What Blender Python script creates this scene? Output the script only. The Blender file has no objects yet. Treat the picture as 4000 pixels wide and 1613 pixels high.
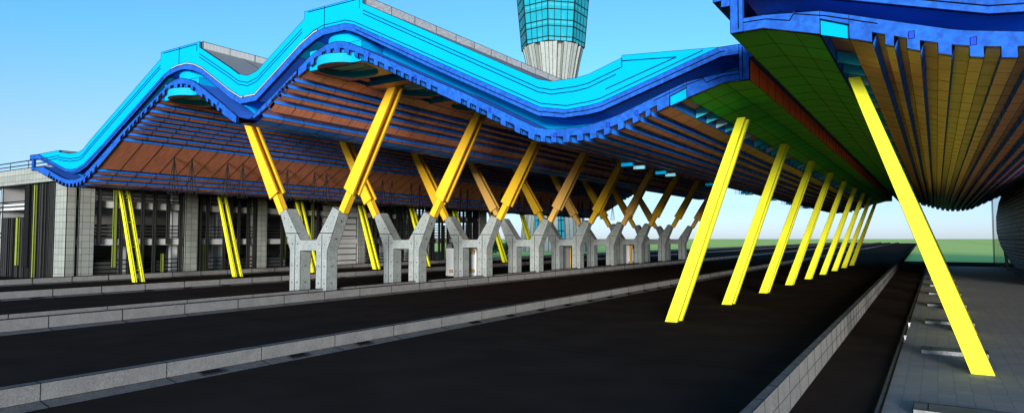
import bpy, math, random
from mathutils import Vector, Matrix
H = 3.586                      # eye height above the road (m)
scene = bpy.context.scene
COL = scene.collection
random.seed(4)
CAM = Vector((0, 0, H))

# ------------------------------------------------------------------ materials
def lin(r, g, b):
    f = lambda c: (c/255/12.92) if c/255 <= .04045 else ((c/255+.055)/1.055)**2.4
    return (f(r), f(g), f(b), 1)
def new_mat(name):
    m = bpy.data.materials.new(name); m.use_nodes = True
    nt = m.node_tree; b = nt.nodes['Principled BSDF']
    return m, nt, b
def noise_mat(name, col, rough=.6, scale=3, amount=.12, stretch=(1, 1, 1), spec=.3, detail=4, bump=0, space='Object', fine=0):
    """base colour varied by real-world noise (grain, dirt, paint wear)"""
    m, nt, b = new_mat(name)
    tc = nt.nodes.new('ShaderNodeTexCoord'); mp = nt.nodes.new('ShaderNodeMapping'); mp.inputs['Scale'].default_value = stretch
    nz = nt.nodes.new('ShaderNodeTexNoise'); nz.inputs['Scale'].default_value = scale; nz.inputs['Detail'].default_value = detail
    nt.links.new(tc.outputs[space], mp.inputs[0]); nt.links.new(mp.outputs[0], nz.inputs['Vector'])
    rp = nt.nodes.new('ShaderNodeValToRGB')
    e = rp.color_ramp.elements; e[0].position = .3; e[1].position = .7
    e[0].color = tuple(min(1, c*(1-amount)) for c in col[:3])+(1,); e[1].color = tuple(min(1, c*(1+amount)) for c in col[:3])+(1,)
    nt.links.new(nz.outputs['Fac'], rp.inputs[0])
    out = rp.outputs[0]
    if fine:
        n2 = nt.nodes.new('ShaderNodeTexNoise'); n2.inputs['Scale'].default_value = fine; n2.inputs['Detail'].default_value = 3
        nt.links.new(tc.outputs[space], n2.inputs['Vector'])
        r2 = nt.nodes.new('ShaderNodeValToRGB'); r2.color_ramp.elements[0].position = .35; r2.color_ramp.elements[1].position = .65
        r2.color_ramp.elements[0].color = (.72, .72, .72, 1); r2.color_ramp.elements[1].color = (1.15, 1.15, 1.15, 1)
        mx = nt.nodes.new('ShaderNodeMix'); mx.data_type = 'RGBA'; mx.blend_type = 'MULTIPLY'; mx.inputs[0].default_value = 1
        nt.links.new(n2.outputs['Fac'], r2.inputs[0]); nt.links.new(out, mx.inputs[6]); nt.links.new(r2.outputs[0], mx.inputs[7]); out = mx.outputs[2]
    nt.links.new(out, b.inputs['Base Color'])
    b.inputs['Roughness'].default_value = rough
    b.inputs['Specular IOR Level'].default_value = spec
    if bump:
        bp = nt.nodes.new('ShaderNodeBump'); bp.inputs['Strength'].default_value = bump; bp.inputs['Distance'].default_value = .02
        nt.links.new(nz.outputs['Fac'], bp.inputs['Height']); nt.links.new(bp.outputs[0], b.inputs['Normal'])
    return m
def ribbed(name, c0, c1, scale, axis='X', spec=.3):
    m, nt, b = new_mat(name)
    tc = nt.nodes.new('ShaderNodeTexCoord'); w = nt.nodes.new('ShaderNodeTexWave'); w.bands_direction = axis
    w.inputs['Scale'].default_value = scale
    nt.links.new(tc.outputs['Object'], w.inputs['Vector'])
    rp = nt.nodes.new('ShaderNodeValToRGB'); rp.color_ramp.elements[0].color = c0+(1,); rp.color_ramp.elements[1].color = c1+(1,)
    nt.links.new(w.outputs['Fac'], rp.inputs[0]); nt.links.new(rp.outputs[0], b.inputs['Base Color'])
    b.inputs['Roughness'].default_value = .6; b.inputs['Specular IOR Level'].default_value = spec
    return m
M = {}
M['line'] = noise_mat('dark_joint', (.004, .004, .004), rough=.9, spec=.05, amount=.1)
M['blue'] = noise_mat('blue_paint', (.011, .092, .44), rough=.7, scale=.9, amount=.16, spec=.12, fine=6)
M['blue_rib'] = noise_mat('blue_rib_brightened', (.02, .23, 1), rough=.5, scale=1.4, amount=.12, spec=.2)  # brighter than the fascia blue, lifted to offset shade in the grooves
M['navy'] = noise_mat('navy_panel', (.03, .14, .55), rough=.7, scale=.8, amount=.12, spec=.12)
M['cyan'] = noise_mat('cyan_panel', (.001, .33, .68), rough=.8, scale=.4, amount=.02, spec=.02)
M['slot'] = noise_mat('cyan_slot_brightened', (.08, .82, 1), rough=.8, scale=.4, amount=.02, spec=.02)  # cyan with extra brightness in its colour, making up for the shaded recess
M['slotpale'] = noise_mat('pale_slot', (.65, .93, 1), rough=.8, scale=.4, amount=.02, spec=.02)
M['teal'] = noise_mat('teal_panel_and_shade', (.004, .33, .5), rough=.7, scale=.6, amount=.06, spec=.1)  # stands for cyan in shade under the roof; plain teal elsewhere
M['palecyan'] = noise_mat('pale_cyan_panel', (.3, .7, .9), rough=.6, scale=.6, amount=.06)
M['wood'] = noise_mat('walnut_board', (.64, .222, .125), rough=.45, scale=1.0, amount=.3, stretch=(1.1, 13, 1.1), spec=.5, detail=6)
M['green'] = noise_mat('green_panel', (.004, .48, .045), rough=.6, scale=.6, amount=.08, spec=.2)
M['red'] = noise_mat('orange_red_panel', (.98, .22, .07), rough=.6, scale=.8, amount=.05, spec=.15)
M['yellow'] = noise_mat('lemon_yellow_paint', (.93, .90, .03), rough=.6, scale=.7, amount=.03, spec=.15)
M['amber'] = noise_mat('amber_paint', (.82, .47, .025), rough=.6, scale=.9, amount=.05, spec=.15)
M['amber_pale'] = noise_mat('pale_amber_paint', (.82, .47, .12), rough=.6, scale=.9, amount=.05, spec=.15)
M['concrete'] = noise_mat('cast_concrete', (.275, .298, .287), rough=.85, scale=1.3, amount=.12, spec=.15, detail=8, fine=9, bump=.15)
M['bolt'] = noise_mat('tie_hole', (.07, .07, .07), rough=.9, amount=.1)
M['kerb'] = noise_mat('kerb_concrete', (.225, .215, .207), rough=.9, scale=2, amount=.12, spec=.1, fine=30)
M['kerb_top'] = noise_mat('kerb_dark_top', (.12, .115, .112), rough=.9, scale=3, amount=.15, spec=.1, fine=22)  # darker grey for barrier tops, gutters and edging
M['asphalt'] = noise_mat('asphalt', (.032, .0235, .0195), rough=.95, scale=.5, amount=.16, spec=.0, fine=40)
M['grass'] = noise_mat('far_grass', (.76, .84, .24), rough=1, scale=.02, amount=.03, spec=0)
M['tile'] = None
M['roof'] = ribbed('ribbed_roof', (.16, .16, .155), (.27, .27, .265), 4.2, 'Y')
M['upstand'] = ribbed('ribbed_light_upstand', (.3, .3, .3), (.62, .62, .6), 3.2, 'Y')
M['plate'] = noise_mat('chequer_plate', (.36, .35, .36), rough=.5, scale=5, amount=.35, stretch=(1, 1.6, 3), spec=.4)
M['drumglass'] = None
M['darkmetal'] = noise_mat('charcoal_fin', (.028, .028, .028), rough=.7, scale=1, amount=.1, spec=.15)
M['blackmetal'] = noise_mat('black_rail', (.008, .008, .008), rough=.7, amount=.1, spec=.1)
M['olive'] = noise_mat('olive_fin', (.2, .25, .035), rough=.7, scale=1, amount=.08)
M['slab'] = noise_mat('pale_slab', (.52, .52, .52), rough=.8, scale=.5, amount=.06)
M['white'] = noise_mat('white_column', (.68, .68, .69), rough=.8, scale=.6, amount=.05)
M['grey'] = noise_mat('grey_back_wall', (.3, .3, .3), rough=.9, scale=.4, amount=.12)
M['signwhite'] = noise_mat('sign_white', (.66, .66, .66), rough=.5, scale=.8, amount=.03)
M['signorange'] = noise_mat('sign_orange', (.66, .36, .04), rough=.5, scale=.8, amount=.04)
M['signgrey'] = noise_mat('sign_grey', (.14, .14, .14), rough=.6, scale=.8, amount=.05)
M['leaf'] = noise_mat('leaf', (.06, .12, .035), rough=.8, scale=2, amount=.4)
M['bark'] = noise_mat('bark', (.08, .06, .045), rough=.9, scale=5, amount=.3)
M['sleeper'] = noise_mat('pale_stone', (.24, .24, .235), rough=.9, scale=2, amount=.1, fine=14)
M['sleeper_top'] = noise_mat('dark_stone_top', (.09, .10, .09), rough=.9, scale=3, amount=.2)  # darker grey than the sides of the bar
def tile_mat():
    m, nt, b = new_mat('stone_tile')
    tc = nt.nodes.new('ShaderNodeTexCoord'); sx = nt.nodes.new('ShaderNodeSeparateXYZ'); nt.links.new(tc.outputs['Object'], sx.inputs[0])
    ad = nt.nodes.new('ShaderNodeMath'); ad.operation = 'ADD'; nt.links.new(sx.outputs[0], ad.inputs[0]); nt.links.new(sx.outputs[1], ad.inputs[1])
    cb = nt.nodes.new('ShaderNodeCombineXYZ'); nt.links.new(ad.outputs[0], cb.inputs[0]); nt.links.new(sx.outputs[2], cb.inputs[1])
    br = nt.nodes.new('ShaderNodeTexBrick'); br.offset = 0; br.inputs['Scale'].default_value = 1
    br.inputs['Brick Width'].default_value = .62; br.inputs['Row Height'].default_value = .56; br.inputs['Mortar Size'].default_value = .018
    br.inputs['Color1'].default_value = (.375, .39, .355, 1); br.inputs['Color2'].default_value = (.30, .315, .285, 1); br.inputs['Mortar'].default_value = (.06, .065, .055, 1)
    nt.links.new(cb.outputs[0], br.inputs['Vector'])
    nz = nt.nodes.new('ShaderNodeTexNoise'); nz.inputs['Scale'].default_value = .9; nz.inputs['Detail'].default_value = 5
    mx = nt.nodes.new('ShaderNodeMix'); mx.data_type = 'RGBA'; mx.blend_type = 'MULTIPLY'; mx.inputs[0].default_value = .45
    nt.links.new(br.outputs[0], mx.inputs[6]); nt.links.new(nz.outputs['Fac'], mx.inputs[7]); nt.links.new(mx.outputs[2], b.inputs['Base Color'])
    b.inputs['Roughness'].default_value = .7
    return m
M['tile'] = tile_mat()
def paving_mat():
    m, nt, b = new_mat('bluish_paving')
    tc = nt.nodes.new('ShaderNodeTexCoord')
    br = nt.nodes.new('ShaderNodeTexBrick'); br.offset = .5; br.inputs['Scale'].default_value = 1
    mp = nt.nodes.new('ShaderNodeMapping'); mp.inputs['Rotation'].default_value = (0, 0, math.radians(90)); nt.links.new(tc.outputs['Object'], mp.inputs[0])
    nz0 = nt.nodes.new('ShaderNodeTexNoise'); nz0.inputs['Scale'].default_value = 5; nt.links.new(tc.outputs['Object'], nz0.inputs['Vector'])
    ad = nt.nodes.new('ShaderNodeVectorMath'); ad.operation = 'MULTIPLY_ADD'; ad.inputs[1].default_value = (.12, .12, 0); nt.links.new(nz0.outputs['Color'], ad.inputs[0]); nt.links.new(mp.outputs[0], ad.inputs[2])
    br.inputs['Brick Width'].default_value = .42; br.inputs['Row Height'].default_value = .34; br.inputs['Mortar Size'].default_value = .012; br.inputs['Mortar Smooth'].default_value = 1
    br.inputs['Color1'].default_value = (.20, .21, .23, 1); br.inputs['Color2'].default_value = (.17, .18, .198, 1); br.inputs['Mortar'].default_value = (.10, .105, .12, 1)
    nt.links.new(ad.outputs[0], br.inputs['Vector'])
    nz = nt.nodes.new('ShaderNodeTexNoise'); nz.inputs['Scale'].default_value = 3; nz.inputs['Detail'].default_value = 6
    mp2 = nt.nodes.new('ShaderNodeMapping'); mp2.inputs['Scale'].default_value = (1, 3.5, 1); nt.links.new(tc.outputs['Object'], mp2.inputs[0]); nt.links.new(mp2.outputs[0], nz.inputs['Vector'])
    rp = nt.nodes.new('ShaderNodeValToRGB'); rp.color_ramp.elements[0].color = (.82, .82, .82, 1); rp.color_ramp.elements[1].color = (1.15, 1.15, 1.15, 1)
    nt.links.new(nz.outputs['Fac'], rp.inputs[0])
    mx = nt.nodes.new('ShaderNodeMix'); mx.data_type = 'RGBA'; mx.blend_type = 'MULTIPLY'; mx.inputs[0].default_value = 1
    nt.links.new(br.outputs[0], mx.inputs[6]); nt.links.new(rp.outputs[0], mx.inputs[7]); nt.links.new(mx.outputs[2], b.inputs['Base Color'])
    b.inputs['Roughness'].default_value = .8; b.inputs['Specular IOR Level'].default_value = .15
    return m
M['paving'] = paving_mat()
def glass_mat(name, col, alpha, rough=.15):
    m, nt, b = new_mat(name)
    b.inputs['Base Color'].default_value = col+(1,); b.inputs['Alpha'].default_value = alpha
    b.inputs['Roughness'].default_value = rough; b.inputs['Specular IOR Level'].default_value = .2
    nz = nt.nodes.new('ShaderNodeTexNoise'); nz.inputs['Scale'].default_value = .35
    rp = nt.nodes.new('ShaderNodeValToRGB')
    rp.color_ramp.elements[0].color = tuple(c*.85 for c in col)+(1,); rp.color_ramp.elements[1].color = tuple(min(1, c*1.12) for c in col)+(1,)
    nt.links.new(nz.outputs['Fac'], rp.inputs[0]); nt.links.new(rp.outputs[0], b.inputs['Base Color'])
    return m
M['skyglass'] = glass_mat('skylight_glass', (.45, .97, 1), .97, .5)
M['towerglass'] = glass_mat('tower_glass', (.01, .33, .45), .75, .3)
M['clearglass'] = glass_mat('clear_pane', (.3, .36, .36), .18)
def mesh_cladding():
    m, nt, b = new_mat('perforated_black_mesh')
    uv = nt.nodes.new('ShaderNodeUVMap'); uv.uv_map = 'UVMap'
    br = nt.nodes.new('ShaderNodeTexBrick'); br.offset = .5; br.inputs['Scale'].default_value = 1
    br.inputs['Brick Width'].default_value = .5; br.inputs['Row Height'].default_value = .42; br.inputs['Mortar Size'].default_value = .12; br.inputs['Mortar Smooth'].default_value = .1
    br.inputs['Color1'].default_value = (1, 1, 1, 1); br.inputs['Color2'].default_value = (.25, .25, .26, 1); br.inputs['Mortar'].default_value = (.004, .004, .004, 1)
    nt.links.new(uv.outputs[0], br.inputs['Vector']); nt.links.new(br.outputs[0], b.inputs['Base Color']); b.inputs['Roughness'].default_value = .7
    return m
M['mesh'] = mesh_cladding()

# ------------------------------------------------------------------ mesh builder
class MB:
    """collects polygons (welded), can add dark edge joints, builds ONE mesh object"""
    def __init__(s): s.v = []; s.key = {}; s.f = []; s.m = []; s.seam = set(); s.noedge = False
    def p(s, c):
        k = (round(c[0], 3), round(c[1], 3), round(c[2], 3))
        if k not in s.key: s.key[k] = len(s.v); s.v.append(Vector(c))
        return s.key[k]
    def face(s, pts, mat):
        ids = []
        for q in pts:
            i = s.p(q)
            if not ids or ids[-1] != i: ids.append(i)
        if len(ids) > 1 and ids[0] == ids[-1]: ids.pop()
        if len(set(ids)) >= 3 and len(set(ids)) == len(ids): s.f.append(ids); s.m.append(mat)
    def mark(s, a, b): i, j = s.p(a), s.p(b); s.seam.add((min(i, j), max(i, j)))
    def box(s, x0, x1, y0, y1, z0, z1, mat, top=None, front=None):
        v = [(x0, y0, z0), (x1, y0, z0), (x1, y1, z0), (x0, y1, z0), (x0, y0, z1), (x1, y0, z1), (x1, y1, z1), (x0, y1, z1)]
        for k, q in enumerate(((3, 2, 1, 0), (4, 5, 6, 7), (0, 1, 5, 4), (1, 2, 6, 5), (2, 3, 7, 6), (3, 0, 4, 7))):
            mm = mat
            if k == 1 and top: mm = top
            if k == 2 and front: mm = front
            s.face([v[i] for i in q], mm)
    def prism(s, poly, y0, y1, mat, side=None):
        """polygon in XZ (counter-clockwise seen from -Y) extruded along Y"""
        s.face([(x, y0, z) for x, z in poly], mat); s.face([(x, y1, z) for x, z in reversed(poly)], mat)
        n = len(poly)
        for i in range(n):
            a, b = poly[i], poly[(i+1) % n]
            s.face([(a[0], y0, a[1]), (a[0], y1, a[1]), (b[0], y1, b[1]), (b[0], y0, b[1])], side or mat)
    def bar(s, a, b, w, mat, n=4, w2=None):
        a, b = Vector(a), Vector(b); d = (b-a).normalized()
        u = d.cross(Vector((0, 0, 1)));
        if u.length < .01: u = Vector((1, 0, 0))
        u.normalize(); t = d.cross(u)
        ra, rb = w/2, (w2 or w)/2
        A = [a+(u*math.cos(math.tau*(i+.5)/n)+t*math.sin(math.tau*(i+.5)/n))*ra*1.3 for i in range(n)]
        B = [b+(u*math.cos(math.tau*(i+.5)/n)+t*math.sin(math.tau*(i+.5)/n))*rb*1.3 for i in range(n)]
        for i in range(n):
            j = (i+1) % n; s.face([A[i], A[j], B[j], B[i]], mat)
        s.face(list(reversed(A)), mat); s.face(B, mat)
    def build(s, name, parent=None, lines=1.0, ang=18, uv=None, only_seams=False):
        mats = []; 
        for m in s.m:
            if m not in mats: mats.append(m)
        verts = [tuple(v) for v in s.v]; faces = [list(f) for f in s.f]; mi = [mats.index(m) for m in s.m]
        if lines:
            ed = {}
            nrm = []
            for k, f in enumerate(s.f):
                n = Vector((0, 0, 0)); P = [s.v[i] for i in f]
                for i in range(len(P)): n += P[i].cross(P[(i+1) % len(P)])
                nrm.append(n.normalized() if n.length > 0 else n)
                for i in range(len(f)):
                    a, b = f[i], f[(i+1) % len(f)]; ed.setdefault((min(a, b), max(a, b)), []).append(k)
            ca = math.cos(math.radians(ang)); li = len(mats); added = False
            for e, ks in ed.items():
                sharp = e in s.seam
                if not sharp and not only_seams:
                    if len(ks) != 2: sharp = True
                    else:
                        sharp = nrm[ks[0]].dot(nrm[ks[1]]) < ca or s.m[ks[0]] != s.m[ks[1]]
                if not sharp: continue
                a, b = s.v[e[0]], s.v[e[1]]; d = b-a
                if d.length < .02: continue
                d.normalize()
                u = d.cross(Vector((0, 0, 1)))
                if u.length < .05: u = d.cross(Vector((1, 0, 0)))
                u.normalize(); t = d.cross(u)
                ra = min(.16, max(.006, (a-CAM).length*.00036))*lines; rb = min(.16, max(.006, (b-CAM).length*.00036))*lines
                base = len(verts)
                for (c, r) in ((a, ra), (b, rb)):
                    for (p, q) in ((1, 0), (0, 1), (-1, 0), (0, -1)): verts.append(tuple(c+u*r*p+t*r*q))
                for i in range(4):
                    j = (i+1) % 4; faces.append([base+i, base+j, base+4+j, base+4+i]); mi.append(li)
                added = True
            if added: mats.append('line')
        me = bpy.data.meshes.new(name); me.from_pydata(verts, [], faces)
        for m in mats: me.materials.append(M[m])
        me.polygons.foreach_set('material_index', mi)
        if uv:
            l = me.uv_layers.new(name='UVMap')
            for lp in me.loops: l.data[lp.index].uv = uv(me.vertices[lp.vertex_index].co)
        me.update(); o = bpy.data.objects.new(name, me); COL.objects.link(o)
        if parent: o.parent = parent
        return o
def tag(o, label=None, cat=None, group=None, kind=None):
    if label: o['label'] = label
    if cat: o['category'] = cat
    if group: o['group'] = group
    if kind: o['kind'] = kind
    return o
def empty(name, loc, label, cat, group=None):
    o = bpy.data.objects.new(name, None); COL.objects.link(o); o.location = loc; o.empty_display_size = .2
    return tag(o, label, cat, group)
def local(o, root):            # parts are built in world coordinates: cancel the root's location
    o.parent = root; o.location = -root.location; return o
def copy_tree(o, parent=None):
    c = o.copy(); COL.objects.link(c)
    if parent: c.parent = parent
    for ch in o.children: copy_tree(ch, c)
    return c
ORD = ['first', 'second', 'third', 'fourth', 'fifth', 'sixth', 'seventh', 'eighth', 'ninth', 'tenth', 'eleventh', 'twelfth', 'thirteenth', 'fourteenth', 'fifteenth', 'sixteenth', 'seventeenth', 'eighteenth', 'nineteenth', 'twentieth'] + ['twenty-'+w for w in ('first', 'second', 'third', 'fourth', 'fifth', 'sixth', 'seventh', 'eighth', 'ninth')] + ['thirtieth'] + ['thirty-'+w for w in ('first', 'second', 'third', 'fourth', 'fifth', 'sixth', 'seventh', 'eighth', 'ninth')] + ['fortieth', 'forty-first', 'forty-second', 'forty-third']

# ------------------------------------------------------------------ setting
b = MB(); b.face([(-9000, -400, -.03), (9000, -400, -.03), (9000, 16000, -.03), (-9000, 16000, -.03)], 'grass')
tag(b.build('ground', lines=0), kind='structure')
SL = -.0165
def rx(x0, y): return x0+SL*(y-15)
b = MB(); ys = [-25, 100, 200, 300, 400, 520, 640]
for a, c in zip(ys, ys[1:]): b.face([(rx(-62.5, a), a, 0), (rx(-2.7, a), a, 0), (rx(-2.7, c), c, 0), (rx(-62.5, c), c, 0)], 'asphalt')
tag(b.build('road', lines=0), kind='structure')
b = MB(); b.box(-130, -62.3, -25, 95, -.02, -.004, 'asphalt'); tag(b.build('apron', lines=0), kind='structure')
b = MB(); b.box(-7, 60, -25, 123.4, -.02, -.004, 'asphalt'); tag(b.build('side_road', lines=0), kind='structure')
b = MB(); b.face([(-1.06, -25, 0.004), (60, -25, .004), (60, 104, .004), (-1.06, 104, .004)], 'paving'); tag(b.build('pavement', lines=0), kind='structure')
b = MB(); b.box(-1.17, -1.06, -25, 104, -.003, .05, 'kerb_top')
for k in range(40):
    y = 1+k*2.6
    b.mark((-1.17, y, .05), (-1.06, y, .05))
tag(b.build('kerb_edging', lines=1), kind='structure')
# thin expansion joints across the carriageway
b = MB()
for y in (18.75, 19.4, 65, 105.5, 151, 195, 240, 285, 330, 380, 430, 480, 530, 580, 620):
    w = .00042*y+.012
    b.box(rx(-62, y), rx(-2.8, y), y-w, y+w, -.004, .004, 'line')
tag(b.build('road_joints', lines=0), kind='structure')
b = MB()
y = 123.5
while y < 2600:
    w = .05+y*.0003; b.box(30-w, 30+w, y, y*1.012, -.02, .02, 'line'); y *= 1.025
tag(b.build('survey_line', lines=0), kind='structure')

# ------------------------------------------------------------------ road barriers
def barrier(x0, h, w, label, step=2.8, y_off=.6, gut=.45):
    b = MB(); ys = [-20+y_off]
    while ys[-1] < 250: ys.append(ys[-1]+step)
    while ys[-1] < 640: ys.append(ys[-1]+12)
    sec = [(0, .006), (-gut, .09), (-gut, h), (-gut-w, h), (-gut-w, 0)]
    mats = ['kerb_top', 'kerb', 'kerb_top', 'kerb']
    for a, c in zip(ys, ys[1:]):
        for k in range(4):
            (p, z), (q, t) = sec[k], sec[k+1]
            b.face([(rx(x0, a)+p, a, z), (rx(x0, c)+p, c, z), (rx(x0, c)+q, c, t), (rx(x0, a)+q, a, t)], mats[k])
            b.mark((rx(x0, a)+p, a, z), (rx(x0, a)+q, a, t))
    o = b.build('road_barrier'); tag(o, label, 'road barrier', 'long low concrete barriers between the carriageways'); return o
barrier(-16.05, .47, .3, 'long grey concrete barrier nearest the camera with drain grates in its gutter', 2.8, 1.3)
barrier(-29.1, .55, .28, 'long grey concrete barrier running just in front of the Y columns', 2.82, .9)
barrier(-45.0, .53, .28, 'long grey concrete barrier just behind the Y columns, in front of the twin yellow posts', 2.82, 1.9)
barrier(-58.6, .52, .28, 'farthest long grey concrete barrier, against the tiled building', 2.82, .4)
b = MB(); ys = [-20]
while ys[-1] < 640: ys.append(ys[-1]+(4.0 if ys[-1] < 250 else 12))
for a, c in zip(ys, ys[1:]):
    for (p, z), (q, t), m in (((.16, 0), (.16, .37), 'kerb'), ((.16, .37), (.0, .37), 'kerb_top'), ((0, .37), (0, 0), 'kerb')):
        b.face([(-33.65+p, a, z), (-33.65+p, c, z), (-33.65+q, c, t), (-33.65+q, a, t)], m); b.mark((-33.65+p, a, z), (-33.65+q, a, t))
tag(b.build('median_wall'), 'thin low grey wall passing through the feet of the Y columns', 'low wall')
# right barrier, tall face towards the pavement
b = MB(); ys = [-12]; step = 1.28
while ys[-1] < 180: ys.append(ys[-1]+step)
while ys[-1] < 640: ys.append(ys[-1]+5)
sec = [(0, 0), (-.01, .36), (-.02, .735), (-.2, .735), (-.2, 0)]; mats = ['kerb', 'kerb', 'kerb_top', 'kerb']
for a, c in zip(ys, ys[1:]):
    for k in range(4):
        (p, z), (q, t) = sec[k], sec[k+1]
        X = lambda y: rx(-2.66, y)
        b.face([(X(a)+p, a, z), (X(c)+p, c, z), (X(c)+q, c, t), (X(a)+q, a, t)], mats[k]); b.mark((X(a)+p, a, z), (X(a)+q, a, t))
    b.mark((X(a)-.01, a, .36), (X(c)-.01, c, .36))
tag(b.build('road_barrier'), 'tall jointed grey barrier at the right edge of the road, beside the paving', 'road barrier')
# drain grates
def grate(x, y, label, group, k):
    b = MB(); b.box(-.26, .0, -.32, .32, 0, .012, 'kerb_top')
    for i in range(6): b.box(-.23, -.03, -.27+i*.095, -.22+i*.095, .012, .02, 'line')
    if k == 0:
        grate.me = b.build('drain_grate', lines=.8); o = grate.me
    else: o = grate.me.copy(); COL.objects.link(o)
    o.location = (x, y, .045); o.rotation_euler = (0, math.radians(-0), math.radians(.95)); o.location.x += 0; o.rotation_euler[1] = math.atan(.084/.45)
    tag(o, label, 'drain grate', group)
n = 0
for i, y in enumerate([10.4, 13.25, 16.0, 22.5, 25.3, 28.2, 31.0, 33.8, 36.6, 39.6, 42.6, 45.4, 48.2, 51, 53.8]):
    grate(rx(-16.05, y)-.1, y, 'drain grate in the gutter of the nearest barrier, %s from the left' % ORD[i], 'drain grates in the nearest gutter', n); n += 1
for i, y in enumerate([17.6, 24.3, 27.1, 30.2, 36, 39, 42, 48]):
    grate(rx(-45, y)-.1, y, 'small drain grate in the gutter behind the Y columns, %s from the left' % ORD[i], 'drain grates in the gutter behind the Y columns', n); n += 1

# ------------------------------------------------------------------ canopy profile (x, z above the eye)
LB = [(-62.58,5.63),(-61.75,5.6),(-60.5,5.22),(-58.92,4.7),(-57.89,4.36),(-57.29,4.19),(-56.71,4.05),(-56.05,3.97),(-55.26,3.95),(-54.4,4.0),(-53.72,4.16),(-53.05,4.48),(-52.04,4.98),(-51.27,5.4),(-48.43,6.99),(-46.69,7.88),(-45.07,8.65),(-43.62,9.3),(-42.91,9.62),(-42.39,9.8),(-41.81,9.84),(-41.01,9.81),(-40.44,9.72),(-39.66,9.48),(-38.6,8.88),(-37.06,7.96),(-35.5,7.1),(-34.99,6.9),(-34.4,6.75),(-33.4,6.75),(-32.9,6.92),(-32.05,7.33),(-31.55,7.73),(-30.4,8.47),(-29.2,9.08),(-28.27,9.48),(-27.6,9.76),(-27.15,9.84),(-26.5,9.84),(-25.9,9.74),(-25.16,9.48),(-23.74,8.83),(-22.41,8.2),(-21.37,7.7),(-20.27,7.19),(-18.11,6.16),(-16.01,5.06),(-14.54,4.31),(-14.1,4.12),(-13.4,4.01),(-12.83,3.96),(-12.19,3.97),(-11.57,4.0),(-10.97,4.1),(-10.38,4.24),(-9.77,4.44),(-9.23,4.64),(-8.29,4.99),(-7.62,5.21),(-6.24,5.61),(-5.38,5.61)]
LT = [(-62.25,5.86),(-60.92,5.74),(-60.76,5.89),(-57.25,4.79),(-56.26,4.57),(-55.3,4.52),(-54.28,4.6),(-53.17,5.08),(-51.17,6.05),(-48.93,7.28),(-42.41,10.28),(-41.61,10.44),(-41.15,10.46),(-40.35,10.3),(-39.68,10.1),(-38.79,9.62),(-35.85,7.9),(-34.95,7.29),(-33.99,7.06),(-33.29,7.2),(-33.1,7.4),(-32.02,7.96),(-28.58,9.92),(-27.64,10.28),(-27.26,10.38),(-26.45,10.46),(-25.62,10.29),(-24.81,9.93),(-19.1,7.17),(-18.19,6.78),(-14.05,4.68),(-13.63,4.6),(-13.09,4.54),(-12.52,4.53),(-11.89,4.53),(-10.53,4.8),(-8.98,5.34),(-7.74,5.78),(-7.0,5.97),(-6.9,5.81),(-6.31,5.96),(-5.72,5.97)]
UB = [(-62.25,6.53),(-61.52,6.53),(-56.79,5.16),(-55.57,4.99),(-54.47,5.04),(-53.19,5.42),(-51.2,6.42),(-42.73,10.75),(-41.8,10.92),(-41.06,10.98),(-40.6,10.96),(-39.71,10.76),(-38.83,10.42),(-38.06,9.97),(-35.78,8.55),(-34.67,8.02),(-33.15,8.04),(-29.09,10.4),(-28.1,10.8),(-27.46,10.96),(-25.8,10.94),(-25.22,10.75),(-24.89,10.6),(-19.74,8.0),(-14.01,5.2),(-12.76,4.98),(-11.69,5.01),(-11.1,5.08),(-6.36,6.56),(-5.72,6.56)]
UT = [(-62.98,6.91),(-61.46,6.89),(-56.81,5.44),(-55.75,5.32),(-54.88,5.34),(-53.73,5.62),(-51.22,6.78),(-43.04,10.95),(-42.33,11.15),(-41.5,11.27),(-40.4,11.27),(-39.56,11.08),(-38.62,10.68),(-35.8,8.98),(-34.62,8.37),(-33.27,8.38),(-29.36,10.68),(-28.21,11.19),(-27.47,11.34),(-25.78,11.31),(-25.16,11.12),(-13.92,5.56),(-12.68,5.32),(-11.69,5.37),(-11.15,5.44),(-6.44,6.91),(-5.1,6.91)]
CT = [(-61.46,6.9),(-57.82,6.95),(-57.81,6.82),(-56.0,6.58),(-54.65,6.58),(-53.96,6.74),(-52.94,7.33),(-43.48,12.08),(-43.47,12.51),(-39.02,12.51),(-39.01,12.15),(-35.85,10.43),(-34.91,9.87),(-34.01,9.65),(-33.14,9.81),(-29.03,12.13),(-29.02,12.53),(-24.55,12.5),(-24.54,12.14),(-15.9,7.72),(-14.02,6.76),(-13.35,6.58),(-12.23,6.58),(-11.68,6.64),(-10.2,7.1),(-10.19,7.2),(-6.44,6.92)]
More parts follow.
